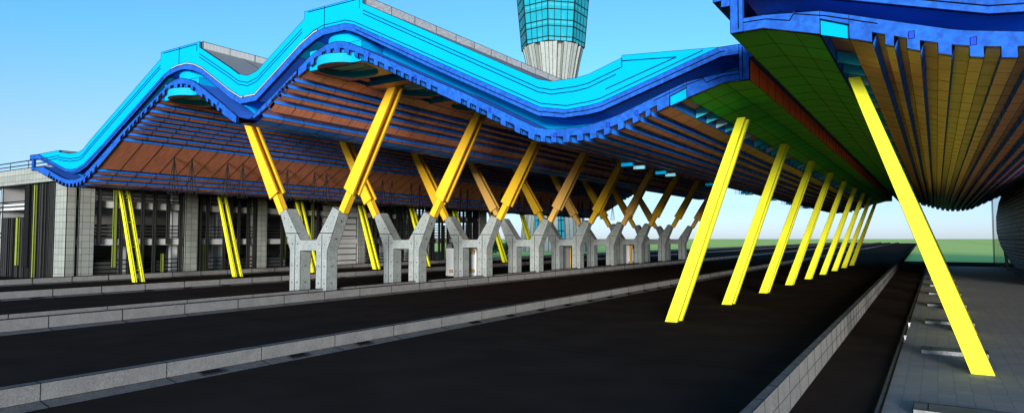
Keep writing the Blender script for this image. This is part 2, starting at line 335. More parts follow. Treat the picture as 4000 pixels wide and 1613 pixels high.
GR = [(-59.54,-59.35),(-59.15,-58.87),(-58.72,-58.4),(-58.18,-57.84),(-57.6,-57.24),(-57.01,-56.66),(-56.38,-56.09),(-55.78,-55.45),(-55.18,-54.86),(-54.58,-54.32),(-54.05,-53.74),(-53.42,-53.05),(-52.69,-52.4),(-52.04,-51.69),(-48.46,-48.07),(-47.81,-47.42),(-47.16,-46.9),(-46.69,-46.4),(-46.18,-45.87),(-45.65,-45.37),(-45.03,-44.62),(-44.31,-43.94),(-43.62,-43.18),(-42.89,-42.48),(-42.22,-41.84),(-41.37,-41.09),(-40.84,-40.46),(-40.16,-39.85),(-39.6,-39.23),(-38.55,-38.17),(-37.92,-37.6),(-37.34,-37.02),(-36.74,-36.44),(-32.61,-32.05),(-31.57,-31.25),(-30.98,-30.66),(-30.4,-30.09),(-29.83,-29.47),(-28.74,-28.46),(-28.17,-27.88),(-27.54,-27.2),(-26.86,-26.6),(-26.15,-25.83),(-25.46,-25.05),(-24.8,-24.41),(-24.09,-23.68),(-23.39,-22.96),(-22.65,-22.35),(-22.15,-21.84),(-21.63,-21.32),(-21.12,-20.8),(-20.6,-20.2),(-19.91,-19.52),(-18.11,-17.79),(-17.6,-17.28),(-17.08,-16.66),(-16.36,-15.94),(-15.65,-15.21),(-14.91,-14.51),(-14.19,-13.9),(-13.66,-13.39),(-13.13,-12.83),(-12.51,-12.19),(-11.9,-11.6),(-11.3,-10.99),(-10.72,-10.39),(-10.12,-9.77),(-9.5,-9.24),(-9.05,-8.78)]
GREEN_X = -7.62
def ip(poly, x):
    if x <= poly[0][0]: return poly[0][1]
    for (a, za), (c, zc) in zip(poly, poly[1:]):
        if a <= x <= c: return za+(zc-za)*(x-a)/(c-a) if c > a else zc
    return poly[-1][1]
def slope(x): return math.atan((ip(LB, x+.15)-ip(LB, x-.15))/.3)
DEP = .25
def soffit_poly():
    """list of (x, z, kind of the face that starts here)"""
    pts = []; g = [k for k in GR if k[1] < GREEN_X-.2 and k[0] > -59.6]
    bx = [p[0] for p in LB if p[0] < GREEN_X] + [GREEN_X]
    cur = []
    xs = sorted(set(bx))
    def in_g(x): return any(a <= x <= c for a, c in g)
    ev = [(x, 'v') for x in xs if not in_g(x)]+[(a, 'a') for a, c in g]
    ev.sort()
    gd = dict(g)
    for x, k in ev:
        if k == 'v': pts.append((x, ip(LB, x), 'wood'))
        else:
            c = gd[x]; s = slope((x+c)/2); nx, nz = -math.sin(s)*DEP, math.cos(s)*DEP
            za, zc = ip(LB, x), ip(LB, c)
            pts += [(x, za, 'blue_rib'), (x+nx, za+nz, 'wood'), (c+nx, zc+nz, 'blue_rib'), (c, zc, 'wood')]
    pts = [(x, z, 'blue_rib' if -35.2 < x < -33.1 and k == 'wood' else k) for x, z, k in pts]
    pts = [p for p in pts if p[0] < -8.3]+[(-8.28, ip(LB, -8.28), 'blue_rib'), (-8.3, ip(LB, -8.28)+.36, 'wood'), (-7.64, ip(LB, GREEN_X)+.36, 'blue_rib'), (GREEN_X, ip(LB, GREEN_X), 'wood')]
    return pts
PITCH = 1.485
def canopy(name, Y0, Y1, mir, label, group_parts=True):
    root = empty(name, ((-34 if mir is None else mir+34), Y0, 0), label, 'canopy')
    X = (lambda x: x) if mir is None else (lambda x: mir-x)
    P = lambda x, y, z: (X(x), y, z+H)
    def fc(b, pts, m):          # keep winding outward when mirrored
        b.face(pts if mir is None else list(reversed(pts)), m)
    def extrude(b, pl, mats, seams=True, pitch=PITCH, y0=Y0, y1=Y1, pairs=True, flip=False):
        ys = [y0]; 
        while ys[-1]+pitch < y1-.3: ys.append(ys[-1]+pitch)
        ys.append(y1)
        for k, (a, c) in enumerate(zip(ys, ys[1:])):
            for i in range(len(pl)-1):
                (x, z), (q, t) = pl[i][:2], pl[i+1][:2]
                m = mats if isinstance(mats, str) else pl[i][2]
                q4 = [P(x, a, z), P(x, c, z), P(q, c, t), P(q, a, t)]
                fc(b, q4 if not flip else list(reversed(q4)), m)
                if seams and k: b.mark(P(x, a, z), P(q, a, t))
    ends = []
    sp = soffit_poly()
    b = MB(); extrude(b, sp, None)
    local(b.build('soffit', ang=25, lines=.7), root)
    b = MB(); gp = [(GREEN_X+.02, ip(LB, GREEN_X)-.02), (-7.0, 5.385), (-6.24, 5.60), (-5.38, 5.61)]
    extrude(b, gp, 'green')
    for i in range(1, 3):
        y = Y0
        k = 0
        ys = [Y0]
        while ys[-1]+PITCH < Y1-.3: ys.append(ys[-1]+PITCH)
        ys.append(Y1)
        for a, c in zip(ys, ys[1:]): b.mark(P(gp[i][0], a, gp[i][1]), P(gp[i][0], c, gp[i][1]))
    local(b.build('eave_panel'), root)
    # fascia facing the neighbouring canopy and its stepped navy capping
    b = MB(); extrude(b, [(-5.38, 5.61), (-5.38, 6.38)], 'red'); local(b.build('fascia_panel'), root)
    b = MB(); extrude(b, [(-5.38, 6.382), (-5.14, 6.382), (-5.14, 6.56), (-4.92, 6.56), (-4.92, 6.80), (-5.1, 6.90), (-6.44, 6.91)], 'navy', pitch=PITCH); local(b.build('gutter_capping'), root)
    # roof: underside and top
    b = MB()
    ub = [(x, z, 'navy') for x, z in UB]
    if mir is None: ub = [(x, z, 'teal' if -50.9 < x < -43.2 or -30 < x < -29.05 else 'navy') for x, z in [(-62.25, 6.53), (-61.52, 6.53), (-56.79, 5.16), (-55.57, 4.99), (-54.47, 5.04), (-53.19, 5.42), (-51.2, 6.42), (-50.8, 6.63)]+UB[7:17]+[(-29.6, 10.1)]+UB[17:]]  # teal stretches: cyan underside with its shade put into the colour
    extrude(b, ub, None, pitch=4.5); local(b.build('roof_underside'), root)
    b = MB(); extrude(b, CT, 'roof', flip=True, pitch=PITCH*2); local(b.build('roof_sheet'), root)
    b = MB()
    for (x, z0, z1, s) in ((-24.5, 12.0, 12.56, 1), (-38.97, 12.0, 12.56, 1)):
        b2 = 'plate' if x > -30 else 'upstand'
        ys = [Y0+.12]
        while ys[-1]+1.9 < Y1: ys.append(ys[-1]+1.9)
        for a, c in zip(ys, ys[1:]):
            q = [P(x, a, z0), P(x, c, z0), P(x, c, z1), P(x, a, z1)]; fc(b, q, b2); b.mark(q[0], q[3])
            q = [P(x, a, z1), P(x, c, z1), P(x-.08, c, z1), P(x-.08, a, z1)]; fc(b, q, b2)
    local(b.build('ridge_upstand'), root)
    # end fascias (both ends)
    def strip(top, bot, y, th, m, nm, joints=(), x0=None, x1=None):
        xs = sorted({p[0] for p in top} | {p[0] for p in bot})
        a0 = max(top[0][0], bot[0][0]) if x0 is None else x0; a1 = min(top[-1][0], bot[-1][0]) if x1 is None else x1
        xs = [x for x in xs if a0-1e-6 <= x <= a1+1e-6]
        if xs[0] > a0: xs.insert(0, a0)
        if xs[-1] < a1: xs.append(a1)
        b = MB()
        for x, q in zip(xs, xs[1:]):
            t0, t1, b0, b1 = ip(top, x), ip(top, q), ip(bot, x), ip(bot, q)
            if q-x < .02: t0 = t1 = max(t0, t1) if False else t0; t1 = ip(top, q)
            fc(b, [P(x, y, b0), P(q, y, b1), P(q, y, t1), P(x, y, t0)], m)
            fc(b, [P(x, y+th, t0), P(q, y+th, t1), P(q, y+th, b1), P(x, y+th, b0)], m)
            fc(b, [P(x, y, t0), P(q, y, t1), P(q, y+th, t1), P(x, y+th, t0)], m)
            fc(b, [P(x, y+th, b0), P(q, y+th, b1), P(q, y, b1), P(x, y, b0)], m)
        for x, z, q, t in joints:
            a, c = P(x, y-.004, z), P(q, y-.004, t); b.bar(a, c, .018, 'line')
        return local(b.build(nm, ang=30), root)
    for y, th, end in ((Y0-.1, .14, 0), (Y1+.002, .12, 1)):
        off = lambda pl, d: [(x, z+d) for x, z in pl]
        def offj(pl, d, xa, xb):
            q = [(xa, ip(pl, xa)+d)]+[(x, z+d) for x, z in pl if xa < x < xb]+[(xb, ip(pl, xb)+d)]; return [(a[0], a[1], c[0], c[1]) for a, c in zip(q, q[1:]) if c[0]-a[0] > .05]
        J = []
        if not end:
            J = offj(CT, -.42, -61, -43.5)+offj(CT, -.62, -60, -43.5)+offj(CT, -.42, -39, -29.2)+offj(CT, -.62, -39, -29.2)+offj(CT, -.36, -24.5, -10.25)+offj(CT, -.54, -24.5, -10.45)+[(-10.2, 6.72, -10.2, 7.1), (-10.2, 6.98, -8.0, 6.80), (-8.0, 6.80, -10.9, 5.95)]
            J += [(-43.2, 12.4, -39.3, 12.4), (-39.3, 12.4, -39.3, 11.95), (-28.75, 12.45, -24.75, 12.4), (-24.75, 12.4, -24.75, 11.9), (-41.3, 12.5, -41.3, 11.2), (-27.4, 12.5, -27.4, 11.3)]
            J += offj(UT, .16, -29, -7)
        strip(CT, UT, y+.02, th-.02, 'cyan', 'end_parapet', J, -61.44, -6.46)
        J = [] if end else offj(UT, -.2, -61, -43)+offj(UB, .18, -25, -6.2)
        strip(UT, UB, y, th, 'blue', 'upper_end_fascia', J, -62.25, -5.72)
        # lower toothed band: LT above, corrugated soffit below
        b = MB()
        def tpoly(pts):       # x-monotone stepping through teeth, as quads between LB/groove line and LT
            for i in range(len(pts)-1):
                (x, z, k), (q, t, _) = pts[i], pts[i+1]
                if k == 'blue_rib': continue
                mx_, mq_ = min(ip(LT, x), max(z, ip(LB, x)+DEP)), min(ip(LT, q), max(t, ip(LB, q)+DEP))
                for yy, fl in ((y, 0), (y+th, 1)):
                    for lo, hi in (((z, t), (mx_, mq_)), ((mx_, mq_), (ip(LT, x), ip(LT, q)))):
                        qd = [P(x, yy, lo[0]), P(q, yy, lo[1]), P(q, yy, hi[1]), P(x, yy, hi[0])]
                        if abs(lo[0]-hi[0]) < .002 and abs(lo[1]-hi[1]) < .002: continue
                        fc(b, qd[::-1] if fl else qd, 'blue')
                fc(b, [P(x, y, ip(LT, x)), P(q, y, ip(LT, q)), P(q, y+th, ip(LT, q)), P(x, y+th, ip(LT, x))], 'blue')
                fc(b, [P(x, y+th, z), P(q, y+th, t), P(q, y, t), P(x, y, z)], 'blue' if end else 'wood')
        # straight vertical tooth flanks so that the quads join
        pts = []
        for i, (x, z, k) in enumerate(sp): pts.append((x, z, k))
        fix = []; i = 0
        while i < len(pts):
            if pts[i][2] == 'blue_rib' and i+3 < len(pts) and pts[i+1][2] == 'wood' and pts[i+2][2] == 'blue_rib':
                (x, z, _), (x2, z2, _), (c2, t2, _), (c, t, _) = pts[i:i+4]
                fix += [(x, z, 'blue_rib'), (x, ip(LB, x)+DEP, 'wood'), (c, ip(LB, c)+DEP, 'blue_rib')]; i += 3
            else: fix.append(pts[i]); i += 1
        fix = [f for f in fix if f[0] >= -62.25 and f[0] < -8.5] + [(-8.5, ip(LB, -8.5), 'wood'), (-8.28, 4.985, 'skip')]
        fix.insert(0, (-62.25, 5.62, 'wood'))
        fixa = [f for f in fix]
        tpoly(fixa)
        # notch with the cyan light slot, then the part over the green eave
        tpoly([(-8.28, 4.985+.36, 'wood'), (-7.62, 5.21+.4, 'wood')]); tpoly([(-7.62, 5.21, 'wood'), (-6.24, 5.61, 'wood'), (-5.72, 5.61, 'wood')])
        # left and right end posts of the frame
        for xa, xb, za, zb in ((-62.6, -62.25, 5.62, 6.55), (-62.98, -62.25, 6.55, 6.91), (-5.72, -5.38, 5.61, 6.91), (-5.38, -5.14, 6.38, 6.91), (-5.14, -4.92, 6.56, 6.8)):
            fc(b, [P(xa, y, za), P(xb, y, za), P(xb, y, zb), P(xa, y, zb)], 'blue')
            fc(b, [P(xa, y+th, zb), P(xb, y+th, zb), P(xb, y+th, za), P(xa, y+th, za)], 'blue')
            fc(b, [P(xb, y, za), P(xb, y+th, za), P(xb, y+th, zb), P(xb, y, zb)], 'blue'); fc(b, [P(xa, y+th, za), P(xa, y, za), P(xa, y, zb), P(xa, y+th, zb)], 'blue')
            fc(b, [P(xa, y+th, za), P(xb, y+th, za), P(xb, y, za), P(xa, y, za)], 'blue')
        if not end:
            for (x, z, q, t) in offj(LT, -.12, -8.9, -5.7)+[(-5.6, 5.7, -5.6, 6.8)]: b.bar(P(x, y-.004, z), P(q, y-.004, t), .015, 'line')
            for (x, z) in ((-49.5, 6.95), (-45.9, 8.75), (-36.9, 8.3), (-30.9, 8.4), (-24.0, 9.35), (-20.9, 7.75), (-16.5, 5.7), (-13.2, 4.3), (-10.8, 4.5), (-9.6, 4.85), (-53.5, 4.75), (-59.3, 5.2)):
                b.box(*sorted((X(x)-.06, X(x)+.06)), y-.006, y, z+H-.09, z+H+.09, 'navy2')
        b.noedge = True
        local(b.build('lower_end_fascia', ang=30), root)
        if not end and mir is None:      # light flashing between parapet and fascia
            strip(off(UT, .1), off(UT, .005), y-.02, .03, 'upstand', 'flashing', (), -42.2, -34.4)
            strip(off(UT, .1), off(UT, .005), y-.02, .03, 'upstand', 'flashing', (), -34.3, -27.9)
    # cyan diaphragm between soffit and roof, a little way in
    strip(UB, [(x, z-.1) for x, z in LT], Y0+1.7, .06, 'cyan', 'diaphragm', (), -62.2, -5.75)
    # shell over the soffit so the ribs have thickness
    b = MB(); extrude(b, LT, 'navy', flip=True, pitch=12, seams=False); local(b.build('soffit_tray', lines=0), root)
    # light slots along the edge of the soffit
    k = 0; y = Y0+.1
    while y+PITCH < Y1-.5 and k < 60:
        y = Y0+.1+PITCH*(k+1); k += 1
        if k % 7 == 1: continue
        b = MB(); m = 'slotpale' if k % 7 in (4, 0) else 'slot'
        pl = [(X(-8.27), H+ip(LB, -8.28)), (X(-7.65), H+ip(LB, -7.62)), (X(-7.65), H+ip(LB, -7.62)+.34), (X(-8.27), H+ip(LB, -8.28)+.34)]
        if mir is not None: pl = [pl[1], pl[0], pl[3], pl[2]]
        b.prism(pl, y, y+.05, m); local(b.build('light_slot', lines=.6), root)
    # first slot fills the notch in the end fascia
    b = MB(); b.prism([(X(-8.28), H+4.99), (X(-7.62), H+5.21), (X(-7.62), H+5.60), (X(-8.28), H+5.34)] if mir is None else [(X(-7.62), H+5.21), (X(-8.28), H+4.99), (X(-8.28), H+5.34), (X(-7.62), H+5.60)], Y0-.02, Y0+.05, 'cyan'); local(b.build('light_slot'), root)
    # hanging ceiling boxes with oval skylights at the crests
    if mir is None:
        for (xa, xb, cx) in ((-28.75, -24.76, -26.75), (-43.24, -39.25, -41.25)):
            for k in range(15):
                ya = 22.34+k*5.86; yb = ya+4.42; cyy = (ya+yb)/2+.3
                ya = max(ya, Y0+.1)
                if yb > Y1: break
                zb = H+9.2; R = 1.62; N = 28
                b = MB()
                # bottom with a round hole
                ring = [(cx+R*math.cos(math.tau*i/N), cyy+R*math.sin(math.tau*i/N)) for i in range(N)]
                per = []
                for i in range(N):
                    a = math.tau*i/N; dx, dy = math.cos(a), math.sin(a)
                    t = min((xb-cx)/dx if dx > 1e-6 else 1e9, (xa-cx)/dx if dx < -1e-6 else 1e9, (yb-cyy)/dy if dy > 1e-6 else 1e9, (ya-cyy)/dy if dy < -1e-6 else 1e9)
                    per.append((cx+dx*t, cyy+dy*t))
                for i in range(N):
                    j = (i+1) % N
                    b.face([(ring[i][0], ring[i][1], zb), (per[i][0], per[i][1], zb), (per[j][0], per[j][1], zb), (ring[j][0], ring[j][1], zb)][::-1], 'wood')
                    b.face([(ring[i][0], ring[i][1], zb), (ring[j][0], ring[j][1], zb), (ring[j][0], ring[j][1], zb+.5), (ring[i][0], ring[i][1], zb+.5)], 'teal')
                for px_, py_ in ((xa, ya), (xb, ya), (xb, yb), (xa, yb)):
                    # corner fillers
                    near = sorted(range(N), key=lambda i: (per[i][0]-px_)**2+(per[i][1]-py_)**2)[:2]
                    i, j = sorted(near)
                    if abs(per[i][0]-per[j][0]) > .02 and abs(per[i][1]-per[j][1]) > .02: b.face([(per[i][0], per[i][1], zb), (px_, py_, zb), (per[j][0], per[j][1], zb)], 'wood')
                zt = zb+1.1
                for (p, q, m) in (((xa, ya), (xb, ya), 'cyan'), ((xb, ya), (xb, yb), 'cyan'), ((xb, yb), (xa, yb), 'cyan'), ((xa, yb), (xa, ya), 'cyan')):
                    b.face([(p[0], p[1], zb), (q[0], q[1], zb), (q[0], q[1], zt), (p[0], p[1], zt)], m)
                bo = local(b.build('skylight_box', ang=40), root)
                b = MB(); b.face([(x, y, zb+.3) for x, y in reversed(ring)], 'skyglass')
                b.face([(x, y, zb+.33) for x, y in ring], 'skyglass')
                for d in (-.9, 0, .9): 
                    w = math.sqrt(R*R-d*d)-.02
                    b.bar((cx-w, cyy+d, zb+.29), (cx+w, cyy+d, zb+.29), .03, 'line')
                g = b.build('skylight_glass', lines=0); g.parent = bo
        # the drum that rises through the roof behind the end fascia, one per crest
        for cx in (-26.75, -41.25):
            b = MB(); N = 32; R = 1.66; cy = Y0+1.85
            for i in range(N):
                a0, a1 = math.tau*i/N, math.tau*(i+1)/N
                p, q = (cx+R*math.cos(a0), cy+R*math.sin(a0)), (cx+R*math.cos(a1), cy+R*math.sin(a1))
                b.face([(p[0], p[1], H+9.75), (q[0], q[1], H+9.75), (q[0], q[1], H+12.3), (p[0], p[1], H+12.3)], 'cyan')
            local(b.build('skylight_drum', ang=40), root)
    return root
M['navy2'] = noise_mat('deep_blue_patch', (.012, .05, .6), rough=.7, scale=2, amount=.1, spec=.12)
Y0, Y1 = 23.8, 112.6
canopy('canopy', Y0, Y1, None, 'long wavy canopy on the left with two crests, cyan parapet and blue toothed edge')
canopy('canopy', 18.2, 113.0, -9.965, 'wavy canopy overhead at top right with brown boards and dark green eave')

# ------------------------------------------------------------------ Y columns
def y_column(pale):
    root = empty('y_column', (-35, 0, 0), None, None)
    c = -35
    b = MB()
    def q(*r): return [(c+x, z+H) for x, z in r]
    D = .88; zl, zt = -.78, -.07
    half = [(.78, -H), (1.83, -H), (1.83, -.757), (2.94, 1.78), (2.31, 2.06), (.78, zt)]
    full = half+[(-.78, zt), (-2.31, 2.06), (-2.94, 1.78), (-1.83, -.757), (-1.83, -H), (-.78, -H), (-.78, zl), (.78, zl)]
    # front/back as three convex pieces, sides continuous
    R = [(.78, zl), (.78, -H), (1.83, -H), (1.83, -.757), (2.94, 1.78), (2.31, 2.06), (.78, zt)]
    Ri = [(.78, -H), (1.83, -H), (1.83, -.757), (.78, zl)]; Rj = [(.78, zl), (1.83, -.757), (2.94, 1.78), (2.31, 2.06), (.78, zt)]
    for pl in (Ri, Rj):
        b.face([(c+x, 0, z+H) for x, z in pl], 'concrete'); b.face([(c+x, D, z+H) for x, z in reversed(pl)], 'concrete')
        b.face([(c-x, 0, z+H) for x, z in reversed(pl)], 'concrete'); b.face([(c-x, D, z+H) for x, z in pl], 'concrete')
    bar = [(-.78, zl), (.78, zl), (.78, zt), (-.78, zt)]
    b.face([(c+x, 0, z+H) for x, z in bar], 'concrete'); b.face([(c+x, D, z+H) for x, z in reversed(bar)], 'concrete')
    n = len(full)
    for i in range(n):
        p, r = full[i], full[(i+1) % n]
        if p[1] == -H and r[1] == -H: continue
        b.face([(c+p[0], 0, p[1]+H), (c+r[0], 0, r[1]+H), (c+r[0], D, r[1]+H), (c+p[0], D, p[1]+H)][::-1], 'concrete')
    # cast joints: shallow brown-grey grooves and tie holes on the front and right faces
    for s in (-1, 1):
        b.box(c+s*1.32-.012, c+s*1.32+.012, -.003, .0, .02, H-.07-.0+.35, 'joint')
        b.box(c+min(s*1.0, s*2.36), c+max(s*1.0, s*2.36), -.003, 0, H+.36, H+.385, 'joint')
        for x, z in ((1.05, -2.9), (1.05, -1.8), (1.05, -.35), (1.6, -2.9), (1.6, -1.8), (1.6, -.35), (1.75, .8), (2.45, 1.4), (2.1, .1)):
            b.box(c+s*x-.03, c+s*x+.03, -.006, 0, z+H-.03, z+H+.03, 'bolt')
    for z in (-2.9, -1.8):
        b.box(c+1.83, c+1.836, .4, .46, z+H-.03, z+H+.03, 'bolt'); b.box(c-.78, c-.774, .4, .46, z+H-.03, z+H+.03, 'bolt')
    for t in (.3, .75):
        x, z = 1.83+1.11*t, -.757+2.537*t
        b.box(c+x, c+x+.02, .4, .47, z+H-.04, z+H+.03, 'bolt')
    local(b.build('concrete_body', ang=25), root)
    m = 'amber_pale' if pale else 'amber'
    for s in (-1, 1):
        b = MB()
        ax = Vector((3.92, 0, 6.61)).normalized(); pr = Vector((ax.z, 0, -ax.x))
        base = Vector((3.68, 0, 2.99)); top = Vector((7.6, 0, 9.6))
        def plate(y0, y1, w0, w1):
            P = [base-pr*w0/2, base+pr*w0/2, top+pr*w1/2, top-pr*w1/2]
            pl = [(c+s*v.x, v.z+H) for v in P]
            if s < 0: pl = pl[::-1]
            b.prism(pl, y0, y1, m)
        plate(0, .12, .95, .56); plate(.12, .56, .2, .12); plate(.56, .68, .95, .56)
        st = local(b.build('strut', ang=20), root)
        b = MB()
        p0, p1 = Vector((2.55, 0, 1.80)), Vector((3.78, 0, 3.18)); w = .52
        p0 = base-ax*1.45; p1 = base+ax*.3
        P = [p0-pr*w/2, p0+pr*w/2, p1+pr*w/2, p1-pr*w/2]; pl = [(c+s*v.x, v.z+H) for v in P]
        if s < 0: pl = pl[::-1]
        b.prism(pl, .125, .555, m)
        sl = b.build('strut_sleeve', ang=20); sl.parent = st
    return root
M['joint'] = noise_mat('cast_joint', (.16, .145, .13), rough=.9, amount=.1)
protoA = y_column(False); protoB = y_column(True)
usedA = usedB = False
for k in range(9):
    pale = k in (3, 5, 8)
    if pale: o = protoB if not usedB else copy_tree(protoB); usedB = True
    else: o = protoA if not usedA else copy_tree(protoA); usedA = True
    o.location = (-35, 29.2+9*k, 0)
    tag(o, '%s concrete Y column from the front, carrying two %s I-beam struts' % (ORD[k], 'pale amber' if pale else 'bright amber'), 'Y column', 'row of concrete Y columns under the left canopy')

# ------------------------------------------------------------------ slanted yellow posts (two parallel tapered plates)
def post(xb, xt, zt, wb, wt):
    root = empty('steel_post', (xb, 0, 0), None, None)
    for y0 in (0, .62):
        b = MB(); pl = [(xb-wb/2, 0), (xb+wb/2, 0), (xt+wt/2, zt+H), (xt-wt/2, zt+H)]
        b.prism(pl, y0, y0+.17, 'yellow'); local(b.build('plate', ang=20), root)
    for t in (.12, .35, .6, .85):
        b = MB(); x = xb+(xt-xb)*t; z = (zt+H)*t; b.box(x-.05, x+.05, .17, .62, z-.06, z+.06, 'yellow')
        local(b.build('spacer', ang=20), root)
    return root
pr = post(-9.72, -6.62, 5.0, .54, .33)
pr.location.y = 27.6
for k in range(9):
    o = pr if k == 0 else copy_tree(pr); o.location = (-9.72, 27.65+8.97*k, 0)
    tag(o, '%s lemon yellow slanted post from the front, under the green eave of the left canopy' % ORD[k], 'post', 'yellow posts on the near side of the left canopy')
pn = post(.95, -1.9, 4.74, .53, .33)
for k in range(9):
    o = pn if k == 0 else copy_tree(pn); o.location = (.95, 21.45+9*k, 0)
    tag(o, 'big lemon yellow slanted post nearest the camera, standing on the grey paving' if k == 0 else 'yellow slanted post on the paving, %s behind the nearest big one' % ORD[k-1], 'post', 'yellow posts on the paving')
pl_ = post(-55.75, -58.75, 4.75, .54, .36)
for k in range(9):
    o = pl_ if k == 0 else copy_tree(pl_); o.location = (-55.75, 28.65+9.2*k, 0)
    tag(o, '%s twin-plate yellow post from the left, behind the Y columns before the tiled building' % ORD[k], 'post', 'twin yellow posts before the building')

# ------------------------------------------------------------------ hanging wires and lamps
def hanger():
    root = empty('wire_hanger', (0, 0, 0), None, None)
    b = MB(); w = .055
    for sx in (-.28, .28):
        for sy in (-.28, .28): b.bar((0, 0, 0), (sx, sy, -2.85), w, 'blackmetal')
    local(b.build('wire', lines=0), root)
    b = MB()
    for a, c in (((-.28, -.28), (.28, -.28)), ((.28, -.28), (.28, .28)), ((.28, .28), (-.28, .28)), ((-.28, .28), (-.28, -.28))): b.bar((a[0], a[1], -2.85), (c[0], c[1], -2.85), .05, 'blackmetal')
    local(b.build('lamp_frame', lines=0), root); return root
hp = hanger(); n = 0
for k in range(10):
    for dy in (0, 1.45):
        for kk, dz in ((0, 0),):
            y = 28.3+k*4.57*2+dy+(0); 
            for e in (0, 4.57):
                yy = y+e
                if yy > 111.8: continue
                o = hp if n == 0 else copy_tree(hp); o.location = (-49.6, yy, H+6.33)
                n += 1; o['n'] = yy
hs = sorted([o for o in COL.objects if o.name.startswith('wire_hanger')], key=lambda o: o['n'])
for i, o in enumerate(hs):
    del o['n']
    tag(o, 'black wire pyramid hanging under the left canopy, %s from its left end' % ORD[i], 'wire hanger', 'black wire hangers in a row under the left canopy')
def chip(m):
    root = empty('hanging_lamp', (0, 0, 0), None, None)
    b = MB(); b.box(-.3, .3, -.08, .08, -.09, .09, m); local(b.build('lamp_panel', lines=.6), root)
    b = MB()
    for sx in (-.75, -.6, -.45): b.bar((sx, .0, -.1), (sx, 0, 1.15), .03, 'blackmetal')
    local(b.build('wire', lines=0), root); return root
ca, cb_ = chip('cyan'), chip('palecyan'); ua = ub_ = False
for i, r in enumerate((2.371, 2.493, 2.744, 2.864, 3.485, 3.60, 4.231, 4.346, 4.97, 5.09, 5.7, 5.83, 6.5, 6.62)):
    pale = i % 2 == 1
    if pale: o = cb_ if not ub_ else copy_tree(cb_); ub_ = True
    else: o = ca if not ua else copy_tree(ca); ua = True
    X = -12.9; o.location = (X, r*12.9, H+.2876*12.9)
    tag(o, '%s lamp bar hanging on wires under the trough, %s from the front' % ('pale' if pale else 'bright cyan', ORD[i]), 'lamp', 'small lamps hanging under the trough')

# ------------------------------------------------------------------ sign totems
def totem(x0, x1, y, zt, face, label, grey=False):
    root = empty('sign_totem', ((x0+x1)/2, y, 0), label, 'sign', 'sign totems between the Y columns')
    b = MB(); b.box(x0, x1, y, y+.45, 0, zt, 'signgrey' if grey else 'signwhite')
    if not grey:
        b = MB(); b.box(x0, x1, y, y+.45, 0, zt, 'signgrey', front='signwhite')
    local(b.build('panel'), root)
    W = x1-x0
    for pl in face:
        b = MB(); b.prism([(x0+u*W, v*zt) for u, v in pl], y-.03, y-.001, 'signorange'); local(b.build('orange_mark'), root)
totem(-40.0, -36.3, 50, 2.71, [[(.13, .13), (.23, .13), (.23, .22), (.13, .22)], [(.73, .17), (.93, .17), (.93, .26), (.80, .26), (.80, .85), (.94, .79), (.94, .9), (.73, 1.0)]], 'white sign totem with orange bracket mark seen between the legs of the third Y column')
totem(-38.4, -35.75, 68, 2.78, [[(.28, .05), (.34, .05), (.34, .88), (.5, .82), (.5, .92), (.28, 1)], [(.92, .05), (.98, .05), (.98, .98), (.92, .98)]], 'dark grey sign totem with orange stripes seen between the legs of the fifth Y column', True)
totem(-38.0, -35.45, 86, 2.76, [[(.72, .05), (.98, .05), (.98, .13), (.9, .13), (.9, .85), (.98, .8), (.98, .97), (.78, .97), (.8, .13), (.72, .13)]], 'white sign totem with orange bracket mark seen between the legs of the seventh Y column')

# ------------------------------------------------------------------ stone bars on the paving
def sleeper(x0, x1, y, first):
    b = MB(); w = x1-x0; b.box(0, w, 0, .72, 0, .13, 'sleeper', top='sleeper_top'); b.mark((.26, 0, .13), (.26, .72, .13))
    b.face([(.26, 0, .1301), (.262, 0, .1301), (.262, .72, .1301), (.26, .72, .1301)], 'line')
    o = b.build('stone_bar'); o.location = (x0, y, .004); return o
s0 = sleeper(-.49, 1.24, 24.5, True)
for k in range(10):
    o = s0 if k == 0 else s0.copy()
    if k: COL.objects.link(o)
    o.location = (-.49, 24.4+(k-1)*8.62 if k else 15.78, .004)
    tag(o, 'low stone bar set across the paving beside the near yellow posts, %s from the camera' % ORD[k], 'stone bar', 'stone bars under the near posts')
for k, y in enumerate((102.9, 94.4, 85.6, 77, 68.4)):
    o = s0.copy(); COL.objects.link(o); o.location = (6.75, y, .004)
    tag(o, 'low stone bar on the paving near the black mesh building, %s from the far end' % ORD[k], 'stone bar', 'stone bars by the mesh building')
for k, y in enumerate((27.0, 31.2)):
    b = MB(); b.box(-1.05, -1.0, -.3, .3, 0, .05, 'kerb'); b.box(-1.04, -.98, -.05, .05, .05, .16, 'white'); b.box(-1.05, -.95, -.09, .09, .16, .19, 'white')
    o = b.build('kerb_marker', lines=.5); o.location = (0, y, .01); tag(o, 'tiny white T-shaped marker on the kerb edging, %s one' % ('nearer' if k == 0 else 'farther'), 'marker', 'white kerb markers')

# ------------------------------------------------------------------ tiled building on the left
bl = empty('car_park_building', (-66, 50, 0), 'long open-sided building on the left with tiled pillars, dark fins and pale slabs', 'building')
XB = -62.2
def part(b, nm, **k): return local(b.build(nm, **k), bl)
for (ya, yb, dx, dep) in ((26.2, 26.95, 1.9, .1), (27.2, 28.45, 0, 1.0), (36.8, 38.1, 0, 1.2), (44.9, 46.2, -.4, 1.2), (59.9, 61.1, 0, 1.2), (86.7, 88.4, 0, 1.6)):
    b = MB(); b.box(XB-(2.1 if ya < 27 else dep), XB, ya, yb, 0, H+6.4, 'tile'); part(b, 'tiled_pillar')
b = MB(); b.box(-96, XB-.02, 26.25, 26.9, H+5.05, H+6.5, 'tile'); part(b, 'tiled_fascia')
b = MB(); b.box(XB-.4, XB-.03, 26.9, 88.3, H+4.9, H+6.4, 'tile'); part(b, 'tiled_fascia')
b = MB()
for dz in (.08, .4, .78): b.bar((-96, 26.6, H+6.5+dz), (XB, 26.6, H+6.5+dz), .09, 'blackmetal')
